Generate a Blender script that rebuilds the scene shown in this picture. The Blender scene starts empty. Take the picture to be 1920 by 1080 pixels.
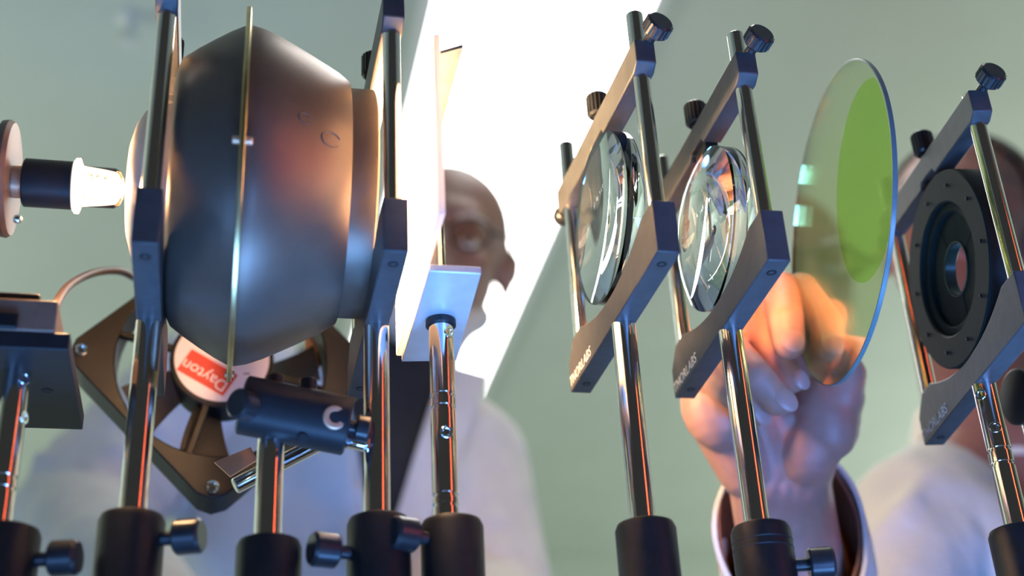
import bpy, bmesh, math, random
from mathutils import Vector, Matrix, Euler
import numpy as np

random.seed(4)
S = bpy.context.scene
COL = S.collection
CZ = 0.80                                   # camera height above the floor; all z below are relative to it
V = Vector

# ------------------------------------------------------------------ camera
F = 2554.0
cx_ = np.array([.978, .0537, .201])
zz = np.array([-265., -4740., 2554.]); zz /= np.linalg.norm(zz)
yy = np.array([-603., 1410., 2554.]); yy -= zz * (yy @ zz); yy /= np.linalg.norm(yy)
xx = np.cross(yy, zz)
RW = np.array([xx, yy, zz])                 # rows: world axes in camera terms (right, down, forward)

def at(px, py, ax, v):
    """world point (z relative to the camera) seen at a pixel of the photograph, on the plane axis=v"""
    r = RW @ np.array([(px - 960) / F, (py - 540) / F, 1.0])
    return V(r * v / r[ax])

def aty(px, py, y):
    return at(px, py, 1, y)

right, down, fwd = V(RW[:, 0]), V(RW[:, 1]), V(RW[:, 2])
cam = bpy.data.cameras.new('camera'); camo = bpy.data.objects.new('camera', cam); COL.objects.link(camo)
m = Matrix((right, -down, -fwd)).transposed().to_4x4(); m.translation = V((0, 0, CZ))
camo.matrix_world = m
cam.sensor_width = 36.0; cam.lens = F / 1920 * 36.0
cam.clip_start = 0.02
cam.dof.use_dof = True; cam.dof.focus_distance = 0.72; cam.dof.aperture_fstop = 4.2
S.camera = camo

# ------------------------------------------------------------------ world, lights, exposure
S.view_settings.view_transform = 'Standard'
S.view_settings.look = 'None'
S.view_settings.exposure = 0.0
S.view_settings.gamma = 1.0
S.view_settings.use_curve_mapping = False
w = bpy.data.worlds.new('world'); S.world = w; w.use_nodes = True
w.node_tree.nodes['Background'].inputs[0].default_value = (.55, .6, .58, 1)
w.node_tree.nodes['Background'].inputs[1].default_value = 0.06

def lamp(name, kind, loc, power, color, target=None, **kw):
    l = bpy.data.lights.new(name, kind); l.energy = power; l.color = color
    for k, v in kw.items(): setattr(l, k, v)
    o = bpy.data.objects.new(name, l); COL.objects.link(o)
    o.location = V(loc) + V((0, 0, CZ))
    if target is not None:
        o.rotation_euler = (V(target) - V(loc)).to_track_quat('-Z', 'Y').to_euler()
    return o

# added blue fill lamps, unseen, low in front of the bench
lamp('blue_fill', 'AREA', (.16, .36, -.42), 15.0, (.13, .38, 1.0), (.18, .66, .36), shape='RECTANGLE', size=.7, size_y=.3)
lamp('blue_fill', 'AREA', (.46, -.25, -.25), 1.15, (.14, .34, 1.0), (.36, .74, .28), shape='RECTANGLE', size=.3, size_y=.3, spread=math.radians(48))  # added blue fill aimed at the hand
# added spot standing in for light the second lens throws on the hand
lamp('lens_spot_fill', 'SPOT', (.292, .613, .388), 1.35, (1.0, .33, .10), (.325, .700, .382), shadow_soft_size=.010, spot_size=math.radians(52), spot_blend=.8)
lamp('blue_fill', 'AREA', (-.65, .05, -.25), 3.4, (.14, .38, 1.0), (.10, 1.5, .60), shape='RECTANGLE', size=.5, size_y=.4)  # added blue fill for the coats
# two added, unseen uplights by the side walls that brighten the ceiling
lamp('ceiling_fill', 'AREA', (-2.7, 3.2, .55), 52, (.95, 1.0, .94), (-1.9, 3.3, 1.75), shape='RECTANGLE', size=3.6, size_y=.5)
lamp('ceiling_fill', 'AREA', (3.6, 3.2, .55), 52, (.95, 1.0, .94), (2.8, 3.3, 1.75), shape='RECTANGLE', size=3.6, size_y=.5)
# dim red lamp to the right in front of the bench
lamp('red_lamp', 'AREA', (1.1, -.25, .45), .42, (1.0, .13, .05), (.3, .6, .35), shape='RECTANGLE', size=.10, size_y=.9, spread=math.radians(60))
# the filament, and the beam that leaves the reflector towards the lenses
WARM = (1.0, .60, .30)
lamp('filament_light', 'POINT', (-.069, .613, .384), 2.4, WARM, shadow_soft_size=.005)
lamp('beam_light', 'AREA', (.0686, .613, .386), 16.0, WARM, (.2, .613, .386), shape='DISK', size=.118)

# ------------------------------------------------------------------ materials
def mat(name, color, rough=.5, metal=0., noise=0., scale=40., bump=0., spec=.5, bscale=None, sub=0.):
    m = bpy.data.materials.new(name); m.use_nodes = True
    nt = m.node_tree; b = nt.nodes['Principled BSDF']
    b.inputs['Base Color'].default_value = (*color, 1)
    b.inputs['Roughness'].default_value = rough
    b.inputs['Metallic'].default_value = metal
    b.inputs['Specular IOR Level'].default_value = spec
    if sub:
        b.inputs['Subsurface Weight'].default_value = sub
        b.inputs['Subsurface Radius'].default_value = (.012, .004, .002)
        b.inputs['Subsurface Scale'].default_value = .6
    tc = nt.nodes.new('ShaderNodeTexCoord')
    if noise:
        n = nt.nodes.new('ShaderNodeTexNoise'); n.inputs['Scale'].default_value = scale; n.inputs['Detail'].default_value = 6
        nt.links.new(tc.outputs['Object'], n.inputs['Vector'])
        r = nt.nodes.new('ShaderNodeValToRGB')
        r.color_ramp.elements[0].position = .3; r.color_ramp.elements[1].position = .7
        r.color_ramp.elements[0].color = (*[c * (1 - noise) for c in color], 1)
        r.color_ramp.elements[1].color = (*[min(1, c * (1 + noise)) for c in color], 1)
        nt.links.new(n.outputs['Fac'], r.inputs['Fac']); nt.links.new(r.outputs['Color'], b.inputs['Base Color'])
    if bump:
        n = nt.nodes.new('ShaderNodeTexNoise'); n.inputs['Scale'].default_value = bscale or scale * 3; n.inputs['Detail'].default_value = 5
        nt.links.new(tc.outputs['Object'], n.inputs['Vector'])
        bp = nt.nodes.new('ShaderNodeBump'); bp.inputs['Strength'].default_value = bump; bp.inputs['Distance'].default_value = .002 if not bscale or bscale > 15 else .03
        nt.links.new(n.outputs['Fac'], bp.inputs['Height']); nt.links.new(bp.outputs['Normal'], b.inputs['Normal'])
    return m

def emit(name, color, strength):
    m = bpy.data.materials.new(name); m.use_nodes = True
    b = m.node_tree.nodes['Principled BSDF']
    b.inputs['Base Color'].default_value = (*color, 1)
    b.inputs['Emission Color'].default_value = (*color, 1)
    b.inputs['Emission Strength'].default_value = strength
    return m

def thin_glass(name, tint, refl=.12, rough=.02, rcol=(1, 1, 1), fres=True):
    """a pane: what lies behind shows through, tinted, with a share of mirror reflection"""
    m = bpy.data.materials.new(name); m.use_nodes = True
    nt = m.node_tree; nt.nodes.clear()
    out = nt.nodes.new('ShaderNodeOutputMaterial'); mix = nt.nodes.new('ShaderNodeMixShader')
    t = nt.nodes.new('ShaderNodeBsdfTransparent'); g = nt.nodes.new('ShaderNodeBsdfGlossy')
    t.inputs['Color'].default_value = (*tint, 1); g.inputs['Color'].default_value = (*rcol, 1); g.inputs['Roughness'].default_value = rough
    fr = nt.nodes.new('ShaderNodeFresnel'); fr.inputs['IOR'].default_value = 1.5
    ad = nt.nodes.new('ShaderNodeMath'); ad.operation = 'ADD'; ad.use_clamp = True; ad.inputs[1].default_value = refl
    nt.links.new(fr.outputs[0], ad.inputs[0]); 
    if fres: nt.links.new(ad.outputs[0], mix.inputs[0])
    else: mix.inputs[0].default_value = refl
    
    nt.links.new(t.outputs[0], mix.inputs[1]); nt.links.new(g.outputs[0], mix.inputs[2]); nt.links.new(mix.outputs[0], out.inputs[0])
    return m

def glass(name, color=(1, 1, 1), ior=1.5, rough=0.0):
    m = bpy.data.materials.new(name); m.use_nodes = True
    nt = m.node_tree; nt.nodes.clear()
    out = nt.nodes.new('ShaderNodeOutputMaterial'); g = nt.nodes.new('ShaderNodeBsdfGlass')
    g.inputs['Color'].default_value = (*color, 1); g.inputs['IOR'].default_value = ior; g.inputs['Roughness'].default_value = rough
    nt.links.new(g.outputs[0], out.inputs[0])
    return m

def diffuser(name, color, through=.5):
    m = bpy.data.materials.new(name); m.use_nodes = True
    nt = m.node_tree; nt.nodes.clear()
    out = nt.nodes.new('ShaderNodeOutputMaterial'); mix = nt.nodes.new('ShaderNodeMixShader'); mix.inputs[0].default_value = through
    d = nt.nodes.new('ShaderNodeBsdfDiffuse'); t = nt.nodes.new('ShaderNodeBsdfTranslucent')
    d.inputs['Color'].default_value = (*color, 1); t.inputs['Color'].default_value = (*color, 1)
    nt.links.new(d.outputs[0], mix.inputs[1]); nt.links.new(t.outputs[0], mix.inputs[2]); nt.links.new(mix.outputs[0], out.inputs[0])
    return m

M = dict(
    ceiling=mat('ceiling_paint', (.55, .62, .545), .9, noise=.03, scale=3, bump=.05),
    wall=mat('wall_paint', (.50, .57, .48), .9, noise=.03, scale=3, bump=.05),
    floor=mat('floor_vinyl', (.42, .42, .40), .6, noise=.12, scale=12),
    bar=mat('black_anodised', (.058, .056, .056), .42, noise=.15, scale=120, bump=.04, spec=.35),
    barb=mat('black_anodised_smooth', (.018, .018, .02), .42, noise=.1, scale=120, spec=.28),
    holder=mat('black_holder', (.010, .010, .011), .45, noise=.2, scale=150, spec=.35),
    knob=mat('black_knurled', (.02, .02, .022), .3, noise=.2, scale=200),
    steel=mat('polished_steel', (.78, .75, .72), .12, 1.0, noise=.04, scale=60),
    alu=mat('brushed_aluminium', (.80, .82, .85), .38, .55, noise=.05, scale=90),
    brass=mat('brass_edge', (.75, .58, .28), .3, 1.0, noise=.1, scale=90),
    globe=mat('dark_spun_metal', (.17, .122, .092), .40, .6, noise=.18, scale=22, bump=.05, bscale=90),
    bronze=mat('dark_bronze', (.16, .11, .085), .4, .4, noise=.15, scale=60),
    nose=mat('pale_spun_metal', (.62, .50, .42), .45, .2, noise=.1, scale=30),
    engr=mat('engraving', (.085, .068, .056), .55, .3),
    label=mat('pale_label', (.78, .66, .68), .5),
    red=mat('red_ink', (.62, .05, .03), .5),
    redtxt=mat('white_ink', (.85, .78, .78), .5),
    ink=mat('grey_ink', (.12, .10, .10), .5),
    fan=mat('black_fan_plastic', (.008, .0075, .008), .5, noise=.2, scale=60, spec=.25),
    blade=mat('fan_blade_plastic', (.022, .021, .021), .4),
    cable=mat('brown_cable', (.09, .05, .035), .5),
    brown=mat('brown_block', (.20, .12, .08), .5, noise=.2, scale=60),
    copper_lit=mat('coppery_lit_metal', (.80, .47, .29), .45, .6, noise=.1, scale=60),  # coppery bolts; for strap and fan corner, orange light put into the colour
    skin=mat('skin_hand', (.45, .25, .20), .48, noise=.10, scale=60, bump=.12, bscale=500, sub=.25),
    skin1=mat('skin_tan', (.24, .135, .095), .55, noise=.12, scale=30, bump=.05, sub=.1),
    skin2=mat('skin_ruddy', (.27, .115, .085), .55, noise=.12, scale=30, bump=.05, sub=.1),
    nail=mat('fingernail', (.50, .31, .27), .35),
    coat=mat('white_cotton', (.56, .575, .58), .85, noise=.05, scale=30, bump=.5, bscale=11),
    lining=mat('brown_cuff', (.16, .065, .035), .8, noise=.2, scale=60),
    shirt=mat('black_cloth', (.02, .02, .022), .9, noise=.2, scale=60),
    collar=mat('white_collar', (.78, .77, .74), .85),
    hair=mat('dark_hair', (.06, .045, .035), .7, noise=.4, scale=120, bump=.6),
    beard=mat('grey_beard', (.55, .54, .52), .9, noise=.25, scale=150, bump=.6),
    trousers=mat('dark_trousers', (.04, .045, .06), .9),
    shoe=mat('black_leather', (.02, .02, .02), .4),
    eye=mat('eye_white', (.75, .73, .7), .3),
    iris=mat('eye_iris', (.05, .03, .02), .3),
    lip=mat('lip', (.33, .14, .12), .5),
    table=mat('table_steel', (.10, .10, .11), .45, .2, noise=.1, scale=40),
    white=emit('light_diffuser', (1, 1, .98), 7.0),
    frame=mat('light_frame', (.78, .80, .78), .5),
    filament=emit('filament', (1.0, .72, .42), 220.0),
    ceramic=emit('glow_ceramic', (1.0, .82, .66), 1.5),  # bulb collar is no lamp; its bright look is put in as emission
    bulbglass=thin_glass('bulb_glass', (1, .97, .93), .06),
    clear=thin_glass('clear_pane', (.86, .90, .90), .05, fres=False),
    dich=thin_glass('dichroic_glass', (.90, .97, .66), .56, .04, (1, 1, .84), fres=False),
    green=thin_glass('green_oval_tint', (.90, .985, .74), .04, .03, (.8, 1, .6), fres=False),
    dedge=mat('ground_glass_edge', (.10, .16, .17), .3),
    lens=glass('lens_glass', (.97, .985, 1.0), 1.5),
    hot=diffuser('white_diffuser_plate', (.92, .88, .84), .72),
    ring=mat('iris_ring', (.012, .018, .017), .5, noise=.15, scale=80, spec=.12),
    leaf=mat('iris_leaf', (.02, .045, .035), .25, .4),
    engrave=mat('white_lettering', (.80, .78, .75), .6),
    plaster=mat('sprinkler_white', (.62, .66, .62), .5),
    chrome=mat('chrome', (.85, .86, .88), .08, 1.0),
)

# ------------------------------------------------------------------ object helpers
def thing(name, label, cat, base, rz=0., group=None):
    o = bpy.data.objects.new(name, None); COL.objects.link(o)
    o.empty_display_size = .02
    o.location = V(base) + V((0, 0, CZ)); o.rotation_euler = (0, 0, rz)
    o['label'] = label; o['category'] = cat
    if group: o['group'] = group
    return o

def base_of(o):
    while o.parent: o = o.parent
    return o.location - V((0, 0, CZ))

class MB:
    """collects simple shapes; build() links them as ONE mesh. local=True: vertices already in the parent's own frame"""
    def __init__(s): s.v = []; s.f = []
    def add(s, vs, fs):
        k = len(s.v); s.v += [V(p) for p in vs]; s.f += [tuple(i + k for i in f) for f in fs]; return s
    def box(s, c, size, R=None):
        c = V(c); h = V(size) / 2; vs = []
        for x in (-1, 1):
            for y in (-1, 1):
                for z in (-1, 1):
                    p = V((x * h.x, y * h.y, z * h.z)); vs.append(c + (R @ p if R else p))
        return s.add(vs, [(0, 1, 3, 2), (4, 6, 7, 5), (0, 4, 5, 1), (2, 3, 7, 6), (0, 2, 6, 4), (1, 5, 7, 3)])
    def lathe(s, o, axis, prof, n=32, ref=None, arc=None):
        """prof: list of (t along axis, radius); ends are capped"""
        o = V(o); a = V(axis).normalized()
        u = a.orthogonal().normalized() if ref is None else (V(ref) - a * V(ref).dot(a)).normalized()
        w_ = a.cross(u)
        vs = []; fs = []
        for t, r in prof:
            for i in range(n):
                q = 2 * math.pi * i / n
                vs.append(o + a * t + (u * math.cos(q) + w_ * math.sin(q)) * max(r, 1e-5))
        for j in range(len(prof) - 1):
            for i in range(n):
                k = (i + 1) % n
                fs.append((j * n + i, j * n + k, (j + 1) * n + k, (j + 1) * n + i))
        fs.append(tuple(range(n - 1, -1, -1))); fs.append(tuple((len(prof) - 1) * n + i for i in range(n)))
        return s.add(vs, fs)
    def cyl(s, p0, p1, r0, r1=None, n=24, bev=0.):
        p0 = V(p0); p1 = V(p1); L = (p1 - p0).length; r1 = r0 if r1 is None else r1
        pr = [(0, r0 - bev), (bev, r0), (L - bev, r1), (L, r1 - bev)] if bev else [(0, r0), (L, r1)]
        return s.lathe(p0, p1 - p0, pr, n)
    def ring(s, o, axis, ro, ri, t0, t1, n=48, bev=.0006):
        o = V(o); a = V(axis).normalized(); u = a.orthogonal().normalized(); w_ = a.cross(u)
        pr = [(t0 + bev, ro), (t1 - bev, ro), (t1, ro - bev), (t1, ri + bev), (t1 - bev, ri), (t0 + bev, ri), (t0, ri + bev), (t0, ro - bev)]
        vs = []; fs = []; k = len(pr)
        for t, r in pr:
            for i in range(n):
                q = 2 * math.pi * i / n; vs.append(o + a * t + (u * math.cos(q) + w_ * math.sin(q)) * r)
        for j in range(k):
            for i in range(n):
                i2 = (i + 1) % n; j2 = (j + 1) % k
                fs.append((j * n + i, j * n + i2, j2 * n + i2, j2 * n + i))
        return s.add(vs, fs)
    def tube(s, pts, r, n=12):
        pts = [V(p) for p in pts]; rs = r if isinstance(r, (list, tuple)) else [r] * len(pts)
        vs = []; fs = []; u = None
        for i, p in enumerate(pts):
            d = (pts[min(i + 1, len(pts) - 1)] - pts[max(i - 1, 0)]).normalized()
            u = d.orthogonal().normalized() if u is None else (u - d * u.dot(d)).normalized()
            w_ = d.cross(u)
            for j in range(n):
                q = 2 * math.pi * j / n; vs.append(p + (u * math.cos(q) + w_ * math.sin(q)) * rs[i])
        for i in range(len(pts) - 1):
            for j in range(n):
                k = (j + 1) % n; fs.append((i * n + j, i * n + k, (i + 1) * n + k, (i + 1) * n + j))
        fs.append(tuple(range(n - 1, -1, -1))); fs.append(tuple((len(pts) - 1) * n + j for j in range(n)))
        return s.add(vs, fs)
    def prism(s, outline, d):
        """outline: 3-D polygon, extruded by vector d"""
        n = len(outline); d = V(d); a = [V(p) for p in outline]
        vs = a + [p + d for p in a]
        fs = [tuple(range(n - 1, -1, -1)), tuple(range(n, 2 * n))] + [(i, (i + 1) % n, n + (i + 1) % n, n + i) for i in range(n)]
        return s.add(vs, fs)
    def ball(s, c, r, n=12, R=None):
        c = V(c); r = V((r, r, r)) if not hasattr(r, '__len__') else V(r)
        vs = []; fs = []; m_ = n // 2 + 1
        for j in range(m_ + 1):
            th = math.pi * j / m_
            for i in range(n):
                q = 2 * math.pi * i / n
                p = V((r.x * math.sin(th) * math.cos(q), r.y * math.sin(th) * math.sin(q), r.z * math.cos(th)))
                vs.append(c + (R @ p if R else p))
        for j in range(m_):
            for i in range(n):
                k = (i + 1) % n; fs.append((j * n + i, (j + 1) * n + i, (j + 1) * n + k, j * n + k))
        return s.add(vs, fs)
    def mesh(s, name, base=V((0, 0, 0))):
        bm = bmesh.new()
        bv = [bm.verts.new(p - base) for p in s.v]
        for f in s.f:
            try: bm.faces.new([bv[i] for i in f])
            except ValueError: pass
        bmesh.ops.remove_doubles(bm, verts=bm.verts, dist=1e-6)
        bmesh.ops.recalc_face_normals(bm, faces=bm.faces)
        for f in bm.faces: f.smooth = True
        me = bpy.data.meshes.new(name); bm.to_mesh(me); bm.free()
        me.set_sharp_from_angle(angle=math.radians(38))
        return me
    def build(s, name, m, parent=None, local=False, bevel=0., label=None):
        base = V((0, 0, 0)) if local else (base_of(parent) if parent else V((0, 0, -CZ)))
        me = s.mesh(name, base); me.materials.append(m)
        o = bpy.data.objects.new(name, me); COL.objects.link(o); o.parent = parent
        if bevel:
            b = o.modifiers.new('bevel', 'BEVEL'); b.width = bevel; b.segments = 2; b.limit_method = 'ANGLE'; b.angle_limit = math.radians(40)
        if label: o['label'] = label
        return o

def tag(o, label, cat, group=None):
    o['label'] = label; o['category'] = cat
    if group: o['group'] = group
    return o

def text_mesh(cu, parent):
    tmp = bpy.data.objects.new('tmp', cu); COL.objects.link(tmp)
    dg = bpy.context.evaluated_depsgraph_get(); dg.update()
    me = bpy.data.meshes.new_from_object(tmp.evaluated_get(dg)); bpy.data.objects.remove(tmp)
    me.name = 'lettering'
    o = bpy.data.objects.new('lettering', me); COL.objects.link(o); o.parent = parent
    return o

def struct(mb, name, m, bevel=0.):
    o = mb.build(name, m, None, bevel=bevel); o['kind'] = 'structure'; return o

def blob(mb, name, m, parent, voxel, smooth=6, cut=None, thick=0.):
    """overlapping closed shapes fused into one continuous skin"""
    base = base_of(parent)
    me = mb.mesh('tmp', base)
    o = bpy.data.objects.new('tmp', me); COL.objects.link(o)
    r = o.modifiers.new('r', 'REMESH'); r.mode = 'VOXEL'; r.voxel_size = voxel
    if smooth:
        sm = o.modifiers.new('s', 'SMOOTH'); sm.factor = .5; sm.iterations = smooth
    dg = bpy.context.evaluated_depsgraph_get(); dg.update()
    me2 = bpy.data.meshes.new_from_object(o.evaluated_get(dg)); me2.name = name
    bpy.data.objects.remove(o); bpy.data.meshes.remove(me)
    if cut:
        bm = bmesh.new(); bm.from_mesh(me2)
        kill = [v for v in bm.verts if cut(v.co + base)]
        bmesh.ops.delete(bm, geom=kill, context='VERTS')
        bm.to_mesh(me2); bm.free()
    for p in me2.polygons: p.use_smooth = True
    me2.materials.clear(); me2.materials.append(m)
    ob = bpy.data.objects.new(name, me2); COL.objects.link(ob); ob.parent = parent
    if thick:
        so = ob.modifiers.new('solid', 'SOLIDIFY'); so.thickness = thick; so.offset = 1
    return ob

def chain(mb, pts, n=14):
    """pts: (point, radius) joints of a tapering limb"""
    for i, (p, r) in enumerate(pts):
        mb.ball(p, r, n)
        if i:
            q, s_ = pts[i - 1]; mb.cyl(q, p, s_, r, n)
    return mb

# ================================================================== the room
X0, X1, Y0, Y1, ZC = -3.2, 4.2, -.6, 5.5, 1.75
struct(MB().box(((X0 + X1) / 2, (Y0 + Y1) / 2, -CZ - .05), (X1 - X0, Y1 - Y0, .1)), 'floor', M['floor'])
struct(MB().box(((X0 + X1) / 2, (Y0 + Y1) / 2, ZC + .05), (X1 - X0, Y1 - Y0, .1)), 'ceiling', M['ceiling'])
struct(MB().box(((X0 + X1) / 2, Y1 + .05, (ZC - CZ) / 2), (X1 - X0 + .2, .1, ZC + CZ)), 'wall_back', M['wall'])
struct(MB().box((X0 - .05, (Y0 + Y1) / 2, (ZC - CZ) / 2), (.1, Y1 - Y0, ZC + CZ)), 'wall_left', M['wall'])
struct(MB().box((X1 + .05, (Y0 + Y1) / 2, (ZC - CZ) / 2), (.1, Y1 - Y0, ZC + CZ)), 'wall_right', M['wall'])

# bright fluorescent panel running away along the ceiling
L0, L1, LY0, LY1 = .352, .774, .9, 4.7
t = thing('ceiling_light', 'long bright white fluorescent panel set along the ceiling', 'ceiling light', ((L0 + L1) / 2, (LY0 + LY1) / 2, ZC))
MB().box(((L0 + L1) / 2, (LY0 + LY1) / 2, ZC - .010), (L1 - L0, LY1 - LY0, .012)).build('diffuser', M['white'], t)
fr = MB()
for x in (L0 - .012, L1 + .012): fr.box((x, (LY0 + LY1) / 2, ZC - .009), (.024, LY1 - LY0 + .048, .018))
for y in (LY0 - .012, LY1 + .012): fr.box(((L0 + L1) / 2, y, ZC - .009), (L1 - L0, .024, .018))
fr.build('frame', M['frame'], t)

# sprinkler head on the ceiling
sp = at(247, 34, 2, ZC)
t = thing('sprinkler_head', 'small pale sprinkler head hanging from the ceiling', 'sprinkler', sp)
MB().lathe(sp, (0, 0, -1), [(0, .030), (.004, .030), (.010, .016), (.016, .012)], 28).build('escutcheon', M['plaster'], t)
MB().lathe(sp + V((0, 0, -.014)), (0, 0, -1), [(0, .011), (.02, .009), (.024, .006)], 20).build('body', M['plaster'], t)
yk = MB()
for s_ in (-1, 1): yk.tube([sp + V((s_ * .008, 0, -.03)), sp + V((s_ * .014, 0, -.044)), sp + V((s_ * .003, 0, -.06))], .0028, 8)
yk.build('yoke', M['plaster'], t)
MB().lathe(sp + V((0, 0, -.060)), (0, 0, -1), [(0, .006), (.001, .018), (.003, .018), (.005, .004)], 24).build('deflector', M['plaster'], t)

# ================================================================== the bench
TT = .10
t = thing('optical_rail', 'dark narrow bench rail that carries the row of post holders', 'bench', (.2, .63, -CZ))
MB().box((.165, .63, TT - .011), (.68, .13, .022)).build('rail', M['table'], t, bevel=.004)
for x in (-.155, .485):
    for y in (.60, .66):
        MB().box((x, y, (TT - .022 - CZ) / 2), (.03, .03, TT - .022 + CZ)).build('leg', M['table'], t, bevel=.003)

YB = .613
def holder(x, top, label, knob=None, y=YB, r=.0150, rimlines=False):
    t = thing('post_holder', label, 'post holder', (x, y, TT), group='black post holders along the bench')
    MB().lathe((x, y, TT), (0, 0, 1), [(0, r + .012), (.006, r + .012), (.0075, r + .010), (.0075, r + .0002)], 40).build('foot', M['holder'], t)
    H = top - TT
    pr = [(0.0078, r), (H - .004, r), (H - .0012, r - .0012), (H, r - .004), (H, .0068), (.03, .0068)]
    MB().lathe((x, y, TT), (0, 0, 1), pr, 48).build('body', M['holder'], t)
    if rimlines:
        for k in (.010, .014): MB().ring((x, y, top - k), (0, 0, 1), r + .0003, r - .001, 0, .0012).build('rim_line', M['barb'], t)
    if knob:
        d, zk = knob
        d = V(d).normalized(); p = V((x, y, zk)) + d * (r - .001)
        ts = MB().cyl(p, p + d * .009, .0032, n=16).build('thumbscrew', M['knob'], t)
        kb = MB(); q = p + d * .007
        kb.lathe(q, d, [(0, .0070), (.001, .0080), (.011, .0080), (.0125, .0068)], 28)
        kb.build('knob', M['knob'], ts)
    return t

def post_part(t, x, y, z0, z1, grooves=(), holes=()):
    pr = [(0, .00635)]
    for g in sorted(grooves):
        h = g - z0; pr += [(h - .0011, .00635), (h - .0009, .0056), (h + .0009, .0056), (h + .0011, .00635)]
    pr += [(z1 - z0, .00635)]
    p = MB().lathe((x, y, z0), (0, 0, 1), pr, 40).build('post', M['steel'], t)
    for hz, ang in holes:
        d = V((math.sin(ang), -math.cos(ang), 0)); c = V((x, y, hz)) + d * .0056
        MB().ring(c, d, .0031, .0018, 0, .0011, 20, .0002).build('hole_rim', M['chrome'], p)
    return p

# --- two-bar mounts: a cradle bar below, a clamp bar above, two guide rods between them
def mount(label, x, zu, yaw, ztop, tilt, lz, lr, rodtop, hb=.029, letter=False, post_opts=None, rod_r=.0045, pad=True, hx=.006):
    t = thing('lens_mount', label, 'lens mount', (x, YB, zu), yaw, 'two-bar lens mounts along the bench')
    lo = MB(); y0, y1 = -.078, .088
    arc = []
    dp = hb - (lz - lr - zu) if lr > 0 else .012                      # cradle just deep enough to reach the lens
    dp = min(max(dp, .009), .016); wd = .060
    rad = (wd * wd + dp * dp) / (2 * dp)
    for k in range(17):
        yv = wd * (1 - 2 * k / 16); arc.append((yv, hb - dp + rad - math.sqrt(rad * rad - yv * yv)))
    out = [(y0, 0), (y1, 0), (y1, hb * .62), (y1 - .012, hb)] + arc + [(y0, hb)]
    lo.prism([(-hx, p[0], p[1]) for p in out], (2 * hx, 0, 0))
    lob = lo.build('lower_bar', M['bar'], t, local=True, bevel=.0007)
    for yv in (y0 + .012, y1 - .013):
        MB().lathe((0, yv, .0015), (0, 0, -1), [(0, .0026), (.0017, .0026), (.0018, .0016), (.0010, .0012)], 20).build('set_screw', M['holder'], lob, local=True)
    # upper bar, slightly raised at its far end
    R = Matrix.Rotation(math.atan(tilt), 3, 'X')
    hz = .018
    ub = MB(); zt = ztop - zu
    def P(px_, y, z): return (px_, y, zt + z + (y - y0) * tilt)
    o2 = [(y0, .004), (y0 + .006, 0), (-.012, 0), (-.010, .004), (.010, .004), (.012, 0), (y1 - .004, 0), (y1, .004), (y1, hz), (y0, hz)]
    ub.prism([P(-hx + .0005, a, b) for a, b in o2], (2 * hx - .001, 0, 0))
    ubo = ub.build('upper_bar', M['bar'], t, local=True, bevel=.0007)
    if pad:
        zl = zt + (0 - y0) * tilt
        MB().box((.001, 0, zl + .0005), (.008, .018, .007)).build('clamp_pad', M['barb'], ubo, local=True, bevel=.0006)
    for yv, tp in ((-.068, rodtop[0] - zu), (.077, rodtop[1] - zu)):
        MB().cyl((0, yv, hb - .006), (0, yv, tp), rod_r, n=28, bev=.0006).build('guide_rod', M['steel'], t, local=True)
    # knurled lock knobs: one on the near end of the upper bar, one on top at its middle, one low at the far end
    for p, d, r_, L_ in (((.0035, y0 + .001, zt + .0195), (.25, -1, .25), .0072, .013),
                         ((-.001, .004, zt + hz + .078 * tilt), (0, 0, 1), .0062, .019),
                         ((0, y1 - .001, zt + (y1 - y0) * tilt + .006), (0, 1, -.1), .0058, .012)):
        p = V(p); d = V(d).normalized()
        kb = MB().lathe(p, d, [(-.002, .003), (.004, .003), (.004, r_ - .0012), (.0052, r_), (L_ - .001, r_), (L_, r_ - .001)], 28)
        ko = kb.build('lock_knob', M['knob'], t, local=True)
        ri = MB()
        for k in range(18):
            a = 2 * math.pi * k / 18; u = d.orthogonal().normalized(); w_ = d.cross(u)
            q = p + (u * math.cos(a) + w_ * math.sin(a)) * r_
            ri.cyl(q + d * .0056, q + d * (L_ - .0012), .00055, n=6)
        rr = ri.build('knurling', M['chrome'] if False else M['knob'], ko, local=True); rr['kind'] = 'stuff'
    if letter:
        # white lettering on the left face, reading along the bar
        cu = bpy.data.curves.new('lettering', 'FONT'); cu.body = letter; cu.size = .0088; cu.extrude = .0001; cu.space_character = 1.05
        cu.materials.append(M['engrave'])
        lt = text_mesh(cu, lob)
        lt.matrix_local = Matrix(((0, 0, -1, -hx - .0001), (-1, 0, 0, y1 - .001), (0, 1, 0, .0028), (0, 0, 0, 1)))
    po = post_opts or {}
    p = post_part_local(t, zu, **po)
    return t

def post_part_local(t, zu, grooves=(), holes=(), z0=.135):
    pr = [(0, .00635)]
    for g in sorted(grooves):
        h = g - z0; pr += [(h - .0011, .00635), (h - .0009, .0056), (h + .0009, .0056), (h + .0011, .00635)]
    pr += [(zu - z0 + .0005, .00635)]
    p = MB().lathe((0, 0, z0 - zu), (0, 0, 1), pr, 40).build('post', M['steel'], t, local=True)
    for hz, ang in holes:
        d = V((math.sin(ang), -math.cos(ang), 0)); c = V((0, 0, hz - zu)) + d * .0056
        MB().ring(c, d, .0031, .0018, 0, .0011, 20, .0002).build('hole_rim', M['chrome'], p, local=True)
    return p

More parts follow.
